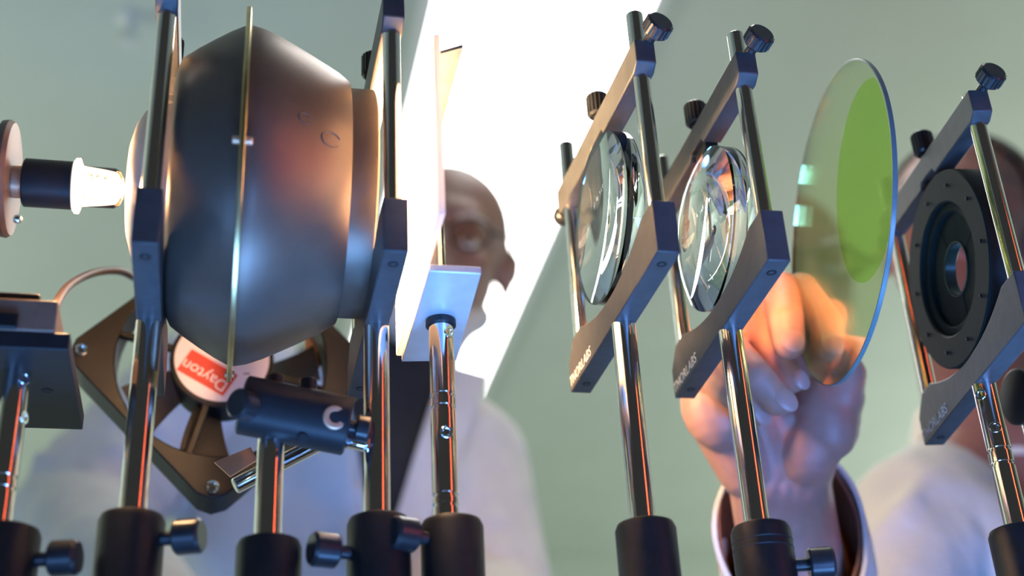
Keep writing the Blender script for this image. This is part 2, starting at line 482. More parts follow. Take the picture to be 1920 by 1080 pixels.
GX = .0012
GZ = .3840
mount('black two-bar mount holding the left end of the dark globe, beside the glowing bulb', -.0385, .3080, 0., .4430, .07, GZ, .0465, (.50, .505), pad=False)
mount('black two-bar mount holding the right end of the dark globe, next to the glowing plate', .0725, .3114, 0., .4440, .07, GZ, .0440, (.455, .505), pad=False)
mount('black two-bar mount of the glass lens nearest the glowing plate', .2030, .3200, .01, .4300, .06, .3855, .0487, (.4727, .4874), letter='THORLABS')
mount('black two-bar mount of the thick glass lens beside the hand', .2625, .3190, -.035, .4285, .075, .3831, .0472, (.4658, .482), letter='THORLABS')
mount('black two-bar mount of the round iris, rightmost on the bench', .4062, .2940, -.165, .4180, .11, .3673, .0573, (.440, .478), letter='THORLABS',
      post_opts=dict(grooves=(.2555, .2475), holes=((.267, -.3), (.287, -.9))), pad=False)

holder(-.0385, .2107, 'black holder under the mount left of the dark globe', ((1, -.35, 0), .198))
holder(.0735, .2118, 'black holder under the mount right of the dark globe', ((-1, -.3, 0), .193))
holder(.2040, .2118, 'plain black holder of the lens mount nearest the glowing plate')
holder(.2637, .2116, 'black holder with ringed rim in front of the wrist', ((1, -.3, 0), .190), rimlines=True)
holder(.4055, .2128, 'black holder of the iris mount at the right edge')

# ================================================================== the dark globe (two-part reflector with a flange)
t = thing('reflector_globe', 'big dark metal globe with a thin brass-edged flange around its middle', 'globe', (GX, YB, .297))
prof = [(-.0335, .0640), (-.031, .0690), (-.024, .0742), (-.016, .0794), (-.008, .0842), (-.002, .0872), (.002, .0880), (.008, .0868), (.016, .0838), (.024, .0800), (.032, .0760), (.040, .0718), (.047, .0680), (.0525, .0640)]
MB().lathe((GX, YB, GZ), (1, 0, 0), prof, 96).build('shell', M['globe'], t)
MB().lathe((GX, YB, GZ), (1, 0, 0), [(.0520, .0605), (.0655, .0605), (.0662, .0598)], 80).build('rear_collar', M['globe'], t)
MB().lathe((GX, YB, GZ), (1, 0, 0), [(-.0330, .0455), (-.0425, .0445), (-.0485, .0405), (-.0525, .0340), (-.0550, .0250), (-.0535, .0235), (-.047, .0230)], 64).build('entry_nose', M['nose'], t)
fl = MB().ring((GX, YB, GZ + .0008), (1, 0, 0), .0968, .0860, -.0013, .0013, 120, .0004).build('flange', M['brass'], t)
for a in (-16, 160, 200, 250):
    c = V((GX, YB, GZ)) + V((0, -math.cos(math.radians(a)), math.sin(math.radians(a)))) * .0925
    if a == -16:
        MB().cyl(c + V((-.0046, 0, 0)), c + V((.0046, 0, 0)), .0020, n=12, bev=.0004).build('bolt', M['copper_lit'], fl)
    else:
        MB().cyl(c + V((-.0024, 0, 0)), c + V((.0024, 0, 0)), .0018, n=12).build('bolt', M['copper_lit'], fl)
# faint round engraved marks on the right shoulder
en = MB()
def on_globe(tt, ang, rad):
    rr = np.interp(tt, [p[0] for p in prof], [p[1] for p in prof]) + rad
    return V((GX + tt, YB - rr * math.cos(ang), GZ + rr * math.sin(ang)))
for ct, ca, s1 in ((.0285, -.03, .0030), (.0415, -.12, .0046)):
    pts = [on_globe(ct + s1 * math.cos(q), ca + s1 / .085 * math.sin(q), .0001) for q in np.linspace(.4, 5.6, 16)]
    en.tube(pts, .0004, 6)
o = en.build('engraved_mark', M['engr'], t)

# ================================================================== the lamp on the left
LZ = .3840
t = thing('halogen_lamp', 'glowing halogen bulb in a dark cylindrical socket', 'lamp', (-.095, YB, LZ))
MB().lathe((-.1055, YB, LZ), (1, 0, 0), [(0, .0112), (.0008, .0123), (.0238, .0123), (.0246, .0110)], 48).build('socket', M['barb'], t)
MB().cyl((-.1112, YB, LZ), (-.1050, YB, LZ), .0082, n=32).build('neck', M['copper_lit'], t)
MB().lathe((-.0812, YB, LZ), (1, 0, 0), [(0, .0128), (.001, .0142), (.0028, .0142), (.0036, .0120)], 48).build('bulb_collar', M['ceramic'], t)
MB().lathe((-.0777, YB, LZ), (1, 0, 0), [(0, .0104), (.0165, .0104), (.0193, .0088), (.0210, .0050), (.0216, .0012)], 40).build('bulb_envelope', M['bulbglass'], t)
fi = MB()
coil = [(-.0765 + .0160 * k / 60 + .0, YB + .0050 * math.cos(k * .45), LZ + .0065 * math.sin(k * .45)) for k in range(61)]
fi.tube(coil, .0006, 6)
fi.tube([(-.0777, YB, LZ - .003), (-.0745, YB, LZ - .003)], .0006, 6)
fi.tube([(-.0777, YB, LZ + .003), (-.0690, YB, LZ + .003)], .0006, 6)
fi.build('filament', M['filament'], t)
fp = MB().lathe((-.1190, YB + .004, LZ + .004), (1, 0, 0), [(0, .026), (.0022, .0295), (.0056, .0300), (.0078, .0285), (.0086, .0245)], 56).build('mounting_disc', M['bronze'], t, label='round bronze mounting disc behind the socket')
MB().ball(at(33, 411, 1, .592), .0022, 12).build('screw', M['chrome'], fp)
MB().box((-.1225, YB + .006, LZ - .045), (.010, .026, .106)).build('bracket', M['bar'], t, bevel=.001)

t = thing('lamp_stand', 'dark plate on a steel post under the lamp, with a brown block on top', 'lamp stand', (-.0985, YB, .2786))
pl = MB().prism([(-.135, .586, .2790), (-.0712, .586, .2790), (-.0712, .681, .2790), (-.135, .681, .2790)], (0, 0, .0085)).build('plate', M['barb'], t, bevel=.0006)
MB().lathe((-.0846, .633, .2805), (0, 0, -1), [(0, .0030), (.0017, .0030), (.0018, .0018), (.001, .0012)], 20).build('set_screw', M['holder'], pl)
MB().box((-.108, .610, .2955), (.060, .050, .0160)).build('block', M['brown'], t, bevel=.0008)
MB().box((-.115, .612, .3072), (.055, .038, .0075)).build('cap', M['barb'], t, bevel=.0008)
MB().box((-.117, .587, .2918), (.045, .008, .0080)).build('clip', M['holder'], t, bevel=.0008)
MB().box((-.1225, .619, .317), (.010, .026, .030)).build('upright', M['bar'], t, bevel=.001)
post_part(t, -.0960, YB, .135, .2795, grooves=(.226, .2205), holes=((.274, .7), (.2555, 1.2)))
holder(-.0915, .2034, 'black holder of the lamp stand at the left edge', ((1, -.25, 0), .188))

def cable(name, pts, r, m, label, cat):
    P = [V(p) for p in pts]; out = []
    for i in range(len(P) - 1):
        a, b, c, d = P[max(i - 1, 0)], P[i], P[i + 1], P[min(i + 2, len(P) - 1)]
        for k in range(8):
            u = k / 8; out.append(.5 * ((2 * b) + (c - a) * u + (2 * a - 5 * b + 4 * c - d) * u * u + (3 * b - a - 3 * c + d) * u ** 3))
    out.append(P[-1])
    o = MB().tube(out, r, 12).build(name, m, None); tag(o, label, cat); return o
cable('power_cable', [aty(98, 600, .66), aty(104, 572, .68), aty(130, 535, .72), aty(175, 512, .76), aty(222, 508, .79), aty(250, 520, .815)], .0024, M['cable'],
      'brown cable arching from the lamp stand to the fan', 'cable')

# ================================================================== hot plate assembly between globe and lenses
t = thing('diffuser_stand', 'glowing white diffuser plate with clear panes on a square metal platform', 'diffuser', (.1052, YB, .317))
PZ = .3175
pl = MB().prism([(.0919, .5624, PZ), (.1172, .5622, PZ), (.1215, .6600, PZ), (.0922, .6639, PZ)], (0, 0, .004)).build('platform', M['alu'], t, bevel=.0005)
MB().box((.0905, .5880, .3710), (.0030, .148, .102)).build('diffuser_plate', M['hot'], t, bevel=.0005, label='glowing white diffuser plate')
MB().box((.0945, .6050, .3830), (.0020, .104, .126)).build('glass_pane', M['clear'], t, bevel=.0003, label='clear glass pane')
A = [aty(805, 95, .575), aty(870, 82, .575)]
MB().prism([V((.0970, .575, .4560)), V((.1145, .572, .4620)), V((.1150, .662, .4620)), V((.0970, .665, .4560))], (0, 0, .0020)).build('cover_plate', M['bar'], t, bevel=.0003)
for y in (.569, .655): MB().cyl((.0995, y, PZ + .004), (.0985, y, .456), .0017, n=14).build('pane_rod', M['steel'], t)
post_part(t, .1055, YB, .135, PZ, grooves=(.2745, .268, .2225, .2175), holes=((.3085, .55), (.2535, .05)))
MB().ring((.1055, YB, PZ - .004), (0, 0, 1), .0078, .0060, 0, .004, 32).build('post_collar', M['barb'], t)
holder(.1082, .2112, 'black holder of the diffuser stand with thumbscrew on its left', ((-1, -.45, 0), .200))

# ================================================================== lenses
def lens(name, label, c, R, yaw, prof, rim):
    t = thing(name, label, 'lens', c, yaw, 'round glass lenses')
    MB().lathe((0, 0, 0), (1, 0, 0), prof, 96).build('glass', M['lens'], t, local=True)
    return t
def cap(R, sag, x0, sgn, n=14):
    rad = (R * R + sag * sag) / (2 * sag); out = []
    for k in range(n + 1):
        r = R * k / n; out.append((x0 + sgn * (math.sqrt(rad * rad - r * r) - (rad - sag)), r))
    return out
R3 = .0478
lens('condenser_lens', 'round glass lens in the mount nearest the glowing plate', (.2005, YB, .3855), R3, .03,
     [(-.005 - .0015, .0001)] + cap(R3, .0015, -.005, -1)[1:] + [(.004, R3)] + list(reversed(cap(R3, .011, .004, 1)))[1:-1] + [(.015, .0001)], None)
R4 = .0464
lens('condenser_lens', 'thick bulging glass lens in the mount beside the hand, full of bright reflections', (.2625, YB, .3831), R4, .02,
     [(-.005 - .012, .0001)] + cap(R4, .012, -.005, -1)[1:] + [(.004, R4)] + list(reversed(cap(R4, .012, .004, 1)))[1:-1] + [(.016, .0001)], None)

# the big round dichroic filter held by the hand
DC = V((.3415, .62, .3972)); DR = .0943; DYAW = -.1147; DPIT = -.0853
t = thing('dichroic_filter', 'large thin round yellow-green glass filter held upright by the fingers', 'filter', DC)
t.rotation_euler = Euler((0, -DPIT, DYAW), 'XYZ')
MB().lathe((0, 0, 0), (1, 0, 0), [(-.0012, .0001), (-.0012, DR - .001), (.0012, DR - .001), (.0012, .0001)], 128).build('glass', M['dich'], t, local=True)
gp = []
for k in range(65):                                              # greener oval laid on the glass, towards the camera side
    q = 2 * math.pi * k / 64; p = V((0, -.052 + .050 * math.cos(q), -.004 + .058 * math.sin(q)))
    if math.hypot(p.y, p.z) > DR - .002: p *= (DR - .002) / math.hypot(p.y, p.z)
    gp.append(p)
MB().prism([V((-.0014, p.y, p.z)) for p in gp[:-1]], (.00015, 0, 0)).build('green_oval', M['green'], t, local=True, label='greener oval')
MB().ring((0, 0, 0), (1, 0, 0), DR, DR - .00095, -.0013, .0013, 128, .0002).build('ground_edge', M['dedge'], t, local=True)

# ================================================================== iris in the rightmost mount
IC = V((.4085, YB, .3673)); IYAW = -.13
t = thing('iris_diaphragm', 'dark round iris disc with a small round opening', 'iris', IC, IYAW)
MB().ring((0, 0, 0), (1, 0, 0), .0573, .0385, -.0085, .0075, 80, .001).build('outer_ring', M['ring'], t, local=True)
MB().ring((0, 0, 0), (1, 0, 0), .0390, .0330, -.0055, .006, 80, .0008).build('inner_ring', M['ring'], t, local=True)
n = 12
for k in range(n):
    a0 = 2 * math.pi * k / n; lf = []
    for q in np.linspace(0, 1, 9): a = a0 + q * 1.25; lf.append((-.0022 + .0003 * (k % 3), .0155 * math.cos(a), .0155 * math.sin(a)))
    for q in np.linspace(1, 0, 9): a = a0 + q * 1.25; lf.append((-.0022 + .0003 * (k % 3), .0340 * math.cos(a), .0340 * math.sin(a)))
    MB().prism(lf, (.0004, 0, 0)).build('iris_leaf', M['ring'], t, local=True)
MB().ring((0, 0, 0), (1, 0, 0), .0165, .0150, -.003, .004, 48, .0003).build('aperture_tube', M['leaf'], t, local=True)
for k in range(10):
    a = 2 * math.pi * (k + .3) / 10
    MB().cyl((-.0092, .048 * math.cos(a), .048 * math.sin(a)), (-.0080, .048 * math.cos(a), .048 * math.sin(a)), .0011, n=10).build('screw', M['holder'], t, local=True)
br = MB().box((.002, .0660, .0030), (.0035, .024, .0150)).build('bracket', M['alu'], t, local=True, bevel=.0006)
MB().cyl((-.0004, .0700, .0030), (.0001, .0700, .0030), .0032, n=20).build('slot', M['holder'], br, local=True)
MB().cyl((0, .0600, -.006), (0, .0600, .004), .0018, n=14).build('pin', M['chrome'], br, local=True)

# second stand half hidden at the right edge
c = aty(1925, 745, .65)
t = thing('round_mount', 'black round mount on a steel post cut by the right edge of the picture', 'optic mount', (c.x, .65, TT))
MB().lathe((c.x - .008, .65, c.z), (1, 0, 0), [(0, .015), (.001, .0165), (.018, .0165), (.019, .015)], 40).build('barrel', M['holder'], t)
post_part(t, c.x, .65, TT + .006, c.z - .014)
MB().lathe((c.x, .65, TT), (0, 0, 1), [(0, .024), (.006, .024), (.008, .022)], 36).build('foot', M['holder'], t)

# ================================================================== the fan behind the globe
FC = V((-.0035, .800, .3790))
t = thing('cooling_fan', 'square black fan turned on its corner, pale round hub label with a red band', 'fan', FC)
FH = .0700; FD = .030; FR = .0655
def frp(u, v, y): # u,v in the fan's own square frame, turned 45 degrees (a little more)
    a = math.radians(44); return V((FC.x + u * math.cos(a) - v * math.sin(a), FC.y + y, FC.z + u * math.sin(a) + v * math.cos(a)))
# frame: square outside, round inside
bm_v = []; fr = MB(); N = 64; vs = []; fs = []
for y in (0, FD):
    for k in range(N):
        q = 2 * math.pi * k / N; d = max(abs(math.cos(q)), abs(math.sin(q)))
        s_ = min(FH / d, FH * 1.33); vs.append(frp(math.cos(q) * s_, math.sin(q) * s_, y))
    for k in range(N):
        q = 2 * math.pi * k / N; vs.append(frp(math.cos(q) * FR, math.sin(q) * FR, y))
for k in range(N):
    j = (k + 1) % N
    fs += [(k, j, N + j, N + k), (2 * N + k, 3 * N + k, 3 * N + j, 2 * N + j), (k, 2 * N + k, 2 * N + j, j), (N + k, N + j, 3 * N + j, 3 * N + k)]
fr.add(vs, fs); fro = fr.build('frame', M['fan'], t, bevel=.001)
fa = MB()
for u, v in ((1, 1), (1, -1), (-1, 1), (-1, -1)):
    p = frp(u * FH * .87, v * FH * .87, -.0005)
    MB().lathe(p, (0, -1, 0), [(0, .0042), (.0012, .0042), (.0016, .0030), (.0008, .0020)], 20).build('corner_screw', M['chrome'], fro)
for q in (0.55, 2.12, 3.69, 5.26):
    a = frp(math.cos(q) * .024, math.sin(q) * .024, .002); b = frp(math.cos(q) * .0665, math.sin(q) * .0665, .002)
    d = (b - a).normalized(); u = V((0, 1, 0)); w_ = d.cross(u)
    MB().prism([a + w_ * .0016, b + w_ * .0016, b - w_ * .0016, a - w_ * .0016], (0, .006, 0)).build('strut', M['fan'], fro)
MB().lathe(FC + V((0, .0005, 0)), (0, 1, 0), [(0, .0312), (.001, .0325), (.024, .0325), (.025, .030)], 64).build('hub', M['fan'], t)
for k in range(7):
    q0 = 2 * math.pi * k / 7; vs = []; fs = []
    for i in range(6):
        r = .0295 + (.0635 - .0295) * i / 5; tw = .22 + .25 * i / 5
        for s_ in (-1, 1):
            q = q0 + s_ * .26 + .12 * i / 5
            p = V((math.cos(q) * r, .014 + s_ * .008, math.sin(q) * r)); vs += [FC + p, FC + p + V((0, .0012, 0))]
    for i in range(5):
        b = i * 4
        fs += [(b, b + 4, b + 6, b + 2), (b + 1, b + 3, b + 7, b + 5), (b, b + 1, b + 5, b + 4), (b + 2, b + 6, b + 7, b + 3)]
    fs += [(0, 2, 3, 1), (20, 21, 23, 22)]
    if k == 3: continue
    MB().add(vs, fs).build('blade', M['blade'], t)
LC = FC + V((0, -.0003, 0))
lb = MB().lathe(LC, (0, -1, 0), [(-.0004, .0293), (.0003, .0295), (.0004, .0293)], 64).build('hub_label', M['label'], t, label='pale round paper label with a red band')
ta = math.radians(150)
def lp(u, v, d): return LC + V((u * math.cos(ta) - v * math.sin(ta), -d, u * math.sin(ta) + v * math.cos(ta)))
MB().prism([lp(-.0145, .0045, .0005), lp(.0195, .0045, .0005), lp(.0195, .0216, .0005), lp(-.0145, .0216, .0005)], (0, -.0001, 0)).build('red_band', M['red'], lb)
cu = bpy.data.curves.new('brand_text', 'FONT'); cu.body = 'Dayton'; cu.size = .0108; cu.extrude = .00005
cu.materials.append(M['redtxt'])
tx = text_mesh(cu, lb)
o_ = lp(-.0132, .0122, .0008) - FC
tx.matrix_local = Matrix(((math.cos(ta), -math.sin(ta), 0, o_.x), (0, 0, -1, o_.y), (math.sin(ta), math.cos(ta), 0, o_.z), (0, 0, 0, 1)))
MB().prism([lp(-.0265, .0005, .0005), lp(-.0250, .0005, .0005), lp(-.0255, .0050, .0005), lp(-.0265, .0050, .0005)], (0, -.0001, 0)).build('print_mark', M['ink'], lb)
MB().prism([lp(-.0200, -.0010, .0005), lp(-.0165, .0015, .0005), lp(-.0170, .0022, .0005), lp(-.0205, .0000, .0005)], (0, -.0001, 0)).build('print_mark', M['ink'], lb)
# the fan frame's right corner, with warm light put into its colour
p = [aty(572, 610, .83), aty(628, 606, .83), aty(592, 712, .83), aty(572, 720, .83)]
MB().prism(p, (0, .003, 0)).build('lit_corner', M['copper_lit'], t, label='fan frame corner coloured as lit orange')
q = aty(603, 622, .825); MB().cyl(q + V((0, .006, 0)), q + V((0, -.008, 0)), .006, n=16, bev=.001).build('bolt', M['copper_lit'], t)

# ================================================================== clamp on its own post in front of the fan
t = thing('post_clamp', 'black cylindrical clamp with knobs on a steel post under the globe', 'clamp', (.0222, YB, .23))
c0 = aty(452, 758, .607); c1 = aty(655, 800, .607)
ax = (c1 - c0).normalized()
MB().lathe(c0, ax, [(0, .0125), (.001, .0142), ((c1 - c0).length - .001, .0142), ((c1 - c0).length, .0128)], 48).build('body', M['barb'], t)
k = aty(628, 783, .594)
hs = MB().ring(k, (0.1, -1, -.1), .0058, .0026, -.002, .0010, 28).build('hex_screw', M['copper_lit'], t)
MB().cyl(k + V((0, .002, 0)), k + V((0, .0002, 0)), .0026, n=6).build('hex_hole', M['holder'], hs)
k = aty(567, 818, .600); MB().cyl(k + V((0, .006, .002)), k + V((0, -.0015, -.0015)), .0021, n=16).build('pin_hole', M['holder'], t)
d = (aty(440, 756, .590) - aty(480, 768, .600)).normalized(); b = aty(478, 766, .600)
MB().lathe(b, d, [(-.002, .0040), (.003, .0040), (.0032, .0065), (.004, .0072), (.0115, .0072), (.0125, .006)], 28).build('lock_knob', M['knob'], t)
b = c1; MB().lathe(b, ax, [(-.001, .0035), (.003, .0035), (.003, .0060), (.0038, .0068), (.009, .0068), (.010, .0055)], 28).build('lock_knob', M['knob'], t)
b = aty(668, 828, .61)
MB().lathe(b - ax * .006, ax, [(0, .003), (.002, .0042), (.010, .0042), (.0115, .003)], 20).build('set_screw', M['chrome'], t)
for px, py in ((515, 735), (578, 742)):
    b = aty(px, py, .610); MB().cyl(b, b + V((0, 0, .0085)), .0042, n=20, bev=.0006).build('top_screw', M['holder'], t)
post_part(t, .0222, YB, .135, .2535)
rp = MB().cyl(aty(440, 912, .655), aty(605, 828, .655), .0042, n=20, bev=.0006).build('cross_rod', M['chrome'], t)
MB().prism([aty(402, 866, .70), aty(470, 838, .70), aty(482, 862, .70), aty(432, 893, .70)], (0, .002, .0)).build('strap', M['copper_lit'], t, label='metal strap with orange light put into its colour')  # orange lamplight is part of the strap's base colour
holder(.0231, .2000, 'black holder of the clamp post, between the two globe holders')

# ================================================================== people
def face(mbase, t, c, R, s=1.0, skin=None, glasses=False):
    """eyes, lips, ears as children; head frame: local -y is forward, z up"""
    def L(x, y, z): return c + R @ V((x * s, y * s, z * s))
    for sx in (-1, 1):
        e = MB().ball(L(sx * .032, -.079, .002), .0112 * s, 14).build('eye', M['eye'], t)
        MB().ball(L(sx * .032, -.0868, -.001), .0052 * s, 10).build('iris', M['iris'], e)
        MB().ball(L(sx * .032, -.0785, .0062), (.0140 * s, .0125 * s, .0110 * s), 14, R).build('eyelid', skin, t)
        MB().tube([L(sx * .048, -.083, .022), L(sx * .034, -.094, .028), L(sx * .016, -.094, .024)], [.003 * s, .0045 * s, .003 * s], 8).build('eyebrow', M['hair'] if not glasses else M['beard'], t)
    MB().tube([L(-.024, -.086, -.066), L(-.010, -.097, -.063), L(.010, -.097, -.063), L(.024, -.086, -.066)], [.003 * s, .006 * s, .006 * s, .003 * s], 8).build('lips', M['lip'], t)
    if glasses:
        g = MB()
        for sx in (-1, 1):
            ring = [L(sx * .033 + .023 * math.cos(q), -.104, .002 + .018 * math.sin(q)) for q in np.linspace(0, 2 * math.pi, 25)]
            g.tube(ring, .0014 * s, 8)
            g.tube([L(sx * .056, -.104, .006), L(sx * .082, -.09, .008), L(sx * .084, -.02, .010), L(sx * .080, .012, .002)], .0017 * s, 8)
        g.tube([L(-.010, -.106, .006), L(0, -.110, .009), L(.010, -.106, .006)], .0014 * s, 8)
        go = g.build('glasses', M['holder'], t)
        for sx in (-1, 1):
            MB().lathe(L(sx * .033, -.104, .002), R @ V((0, -1, 0)), [(0, .018 * s), (.001, .018 * s)], 24).build('lens', M['bulbglass'], go)

def head_shapes(mb, c, R, s=1.0):
    def L(x, y, z): return c + R @ V((x * s, y * s, z * s))
    mb.ball(L(0, .012, .034), (.078 * s, .098 * s, .084 * s), 24, R)       # skull
    mb.ball(L(0, -.028, -.030), (.066 * s, .066 * s, .074 * s), 20, R)     # face
    mb.ball(L(0, -.052, -.084), (.042 * s, .042 * s, .030 * s), 16, R)     # jaw, chin
    mb.ball(L(0, -.078, -.098), (.020 * s, .018 * s, .016 * s), 12, R)
    mb.ball(L(0, -.074, .030), (.050 * s, .022 * s, .022 * s), 14, R)      # brow
    chain(mb, [(L(0, -.090, .006), .009 * s), (L(0, -.108, -.028), .0125 * s)], 12)  # nose
    for sx in (-1, 1):
        mb.ball(L(sx * .011, -.098, -.032), .009 * s, 10)
        mb.ball(L(sx * .040, -.066, -.022), (.022 * s, .020 * s, .018 * s), 12, R)   # cheek
        mb.ball(L(sx * .080, .012, -.008), (.009 * s, .022 * s, .032 * s), 14, R)    # ear
        mb.ball(L(sx * .088, .020, .004), (.007 * s, .014 * s, .020 * s), 12, R)
    return L

# ---------- person in the white coat behind the globe
HC = aty(828, 486, 1.47)
HR = Matrix.Rotation(math.radians(9), 3, 'Y') @ Matrix.Rotation(math.radians(-8), 3, 'Z') @ Matrix.Rotation(math.radians(14), 3, 'X')
NB = aty(735, 770, 1.52)
SR = aty(372, 742, 1.50)      # his right shoulder, on the left in the photograph
SL = aty(868, 872, 1.52)
ER = aty(135, 985, 1.44); WR = aty(330, 1240, 1.12)
EL = aty(925, 1150, 1.46); WL = aty(760, 1330, 1.16)
PV = V((.16, 1.62, .14))
CH = (SR + SL) / 2 + V((.02, .02, -.10))
t = thing('person', 'bald person with glasses in white lab coat and black shirt, leaning in behind the globe', 'person', (.16, 1.6, -CZ))
b = MB(); head_shapes(b, HC, HR, 1.06)
chain(b, [(HC + HR @ V((0, .022, -.05)), .058), (NB + V((0, .01, .02)), .060), (NB, .066)])
chain(b, [(NB, .07), (SR, .056), (ER, .044), (WR, .030)]); chain(b, [(NB, .07), (SL, .056), (EL, .044), (WL, .030)])
chain(b, [(NB, .09), (CH, .125), (CH + (PV - CH) * .5, .12), (PV, .125)])
b.ball(CH, (.17, .11, .15), 18); b.ball(PV, (.155, .115, .12), 18)
for s_ in (-1, 1):
    chain(b, [(PV + V((s_ * .085, 0, -.02)), .088), (V((.16 + s_ * .10, 1.63, -.34)), .058), (V((.16 + s_ * .11, 1.66, -.73)), .040)])
    chain(b, [(V((.16 + s_ * .11, 1.66, -.755)), .040), (V((.16 + s_ * .12, 1.52, -.775)), .024)])
for Wp, E_, sx in ((WR, ER, -1), (WL, EL, 1)):   # hands resting on the bench, out of view
    d = (Wp - E_).normalized(); u = d.orthogonal().normalized()
    b.ball(Wp + d * .05, .032, 12)
    for k in range(4): chain(b, [(Wp + d * .06 + u * (k - 1.5) * .018, .0095), (Wp + d * (.135 - .008 * abs(k - 1.3)) + u * (k - 1.5) * .020, .0075)], 8)
    chain(b, [(Wp + d * .02 + u * .02, .011), (Wp + d * .075 + u * .055, .009)], 8)
blob(b, 'body', M['skin1'], t, .007, 5)
face(b, t, HC, HR, 1.06, M['skin1'], True)
# grey beard on the chin
def L1(x, y, z): return HC + HR @ V((x * 1.06, y * 1.06, z * 1.06))
bd = MB(); bd.ball(L1(0, -.070, -.098), (.045, .036, .032), 16, HR); bd.ball(L1(0, -.045, -.105), (.050, .045, .026), 16, HR)
for sx in (-1, 1): chain(bd, [(L1(sx * .050, -.035, -.075), .020), (L1(sx * .030, -.07, -.095), .022)], 12)
blob(bd, 'beard', M['beard'], t, .005, 3)
# black shirt
sh = MB(); chain(sh, [(NB + V((0, .005, .035)), .066), (NB, .078)]); sh.ball(CH + V((0, -.012, 0)), (.172, .122, .16), 20)
chain(sh, [(NB, .095), (CH, .132), (CH + (PV - CH) * .6, .130)]); chain(sh, [(NB, .075), (SR, .062)]); chain(sh, [(NB, .075), (SL, .062)])
blob(sh, 'shirt', M['shirt'], t, .010, 6)
# lab coat
co = MB()
chain(co, [(NB + V((0, .02, -.01)), .100), (CH, .148), (CH + (PV - CH) * .5, .150), (PV, .165), (PV + V((0, .02, -.40)), .20)], 18)
co.ball(CH + V((0, .0, 0)), (.195, .140, .170), 24)
chain(co, [(NB + V((-.03, .02, -.015)), .078), (SR, .078), ((SR + ER) / 2 + V((-.01, 0, -.01)), .070), (ER, .066), (ER + (WR - ER) * .9, .050)], 16)
chain(co, [(NB + V((.03, .02, -.015)), .078), (SL, .078), ((SL + EL) / 2, .072), (EL, .066), (EL + (WL - EL) * .9, .050)], 16)
rnd = random.Random(7)
for S_, E_ in ((SR, ER), (SL, EL)):                                # cloth folds over shoulder and arm
    for k in range(7):
        f_ = .1 + .13 * k; p = S_ + (E_ - S_) * f_; d = (E_ - S_).normalized(); u = d.cross(V((0, 1, 0))).normalized()
        chain(co, [(p + u * -.060 + V((0, -.030, .006)), .011), (p + V((0, -.068, 0)) + d * rnd.uniform(-.02, .02), .013), (p + u * .058 + V((0, -.030, -.01)), .011)], 10)
vt = aty(722, 700, 1.40)
def vcut(p):
    if p.y > CH.y - .02: return False
    # opening between the lapels, narrowing downwards
    top = NB.z + .03; bot = NB.z - .26
    if p.z < bot: return False
    f_ = (p.z - bot) / (top - bot)
    cxx = NB.x - .012 - .022 * (1 - f_)
    return abs(p.x - cxx) < .004 + .060 * f_ ** 1.15
coat = blob(co, 'lab_coat', M['coat'], t, .008, 5, vcut, .003)
# turned lapels and collar edge
def lap(sx):
    lm = MB(); pts = []
    for f_ in np.linspace(0, 1, 10):
        z = NB.z - .25 + .27 * f_; cxx = NB.x - .012 - .022 * (1 - f_); hw = .004 + .060 * f_ ** 1.15
        yfr = CH.y - .150 + .055 * max(0, f_ - .35) ** 1.0
        pts.append((V((cxx + sx * (hw - .002), yfr + .012, z)), V((cxx + sx * (hw + .020 + .030 * min(1, f_ * 1.6)), yfr + .010 + .02 * f_, z - .004))))
    vs = [];
    for a_, b_ in pts: vs += [a_, b_, a_ + V((0, -.006, 0)), b_ + V((0, -.006, 0))]
    fs = []
    for i in range(9):
        k = i * 4; fs += [(k, k + 4, k + 5, k + 1), (k + 2, k + 3, k + 7, k + 6), (k, k + 2, k + 6, k + 4), (k + 1, k + 5, k + 7, k + 3)]
    fs += [(0, 1, 3, 2), (36, 38, 39, 37)]
    lm.add(vs, fs).build('lapel', M['coat'], t)
lap(-1); lap(1)
tr = MB()
for s_ in (-1, 1): chain(tr, [(PV + V((s_ * .085, 0, -.02)), .098), (V((.16 + s_ * .10, 1.63, -.34)), .074), (V((.16 + s_ * .11, 1.66, -.74)), .058)])
blob(tr, 'trousers', M['trousers'], t, .012, 4)
for s_ in (-1, 1):
    so = MB(); so.ball((.16 + s_ * .12, 1.59, -.762), (.046, .125, .038), 16); so.build('shoe', M['shoe'], t)

# ---------- person on the right who holds the filter: the hand first
def hp(px, py, y): return aty(px, py, y)
W2 = hp(1462, 905, .775)
E2 = V((.45, .985, .150)); S2 = aty(1735, 1000, 1.10)
NB2 = aty(1880, 860, 1.13)
HC2 = aty(1800, 452, 1.10)
HR2 = Matrix.Rotation(math.radians(17), 3, 'Y') @ Matrix.Rotation(math.radians(-35), 3, 'Z') @ Matrix.Rotation(math.radians(8), 3, 'X')
PV2 = V((.86, 1.22, .14)); SL2 = NB2 + (NB2 - S2) * .9 + V((.02, .04, -.02))
CH2 = (S2 + SL2) / 2 + V((.02, .04, -.12))
t = thing('person', 'person at right in a white lab coat, right arm raised to hold the round filter', 'person', (.86, 1.25, -CZ))
b = MB(); head_shapes(b, HC2, HR2, .96)
chain(b, [(HC2 + HR2 @ V((0, .022, -.05)), .058), (NB2 + V((0, .01, .02)), .060), (NB2, .064)])
chain(b, [(NB2, .07), (S2, .055), (E2, .043), (E2 + (W2 - E2) * .45, .037)]); chain(b, [(NB2, .07), (SL2, .056), (SL2 + V((.10, -.05, -.27)), .044), (SL2 + V((.04, -.24, -.38)), .030)])
chain(b, [(NB2, .09), (CH2, .12), (CH2 + (PV2 - CH2) * .5, .115), (PV2, .125)])
b.ball(CH2, (.165, .11, .15), 18); b.ball(PV2, (.155, .115, .12), 18)
WL2 = SL2 + V((.04, -.24, -.38)); dl = V((-.3, -.8, -.3)).normalized()
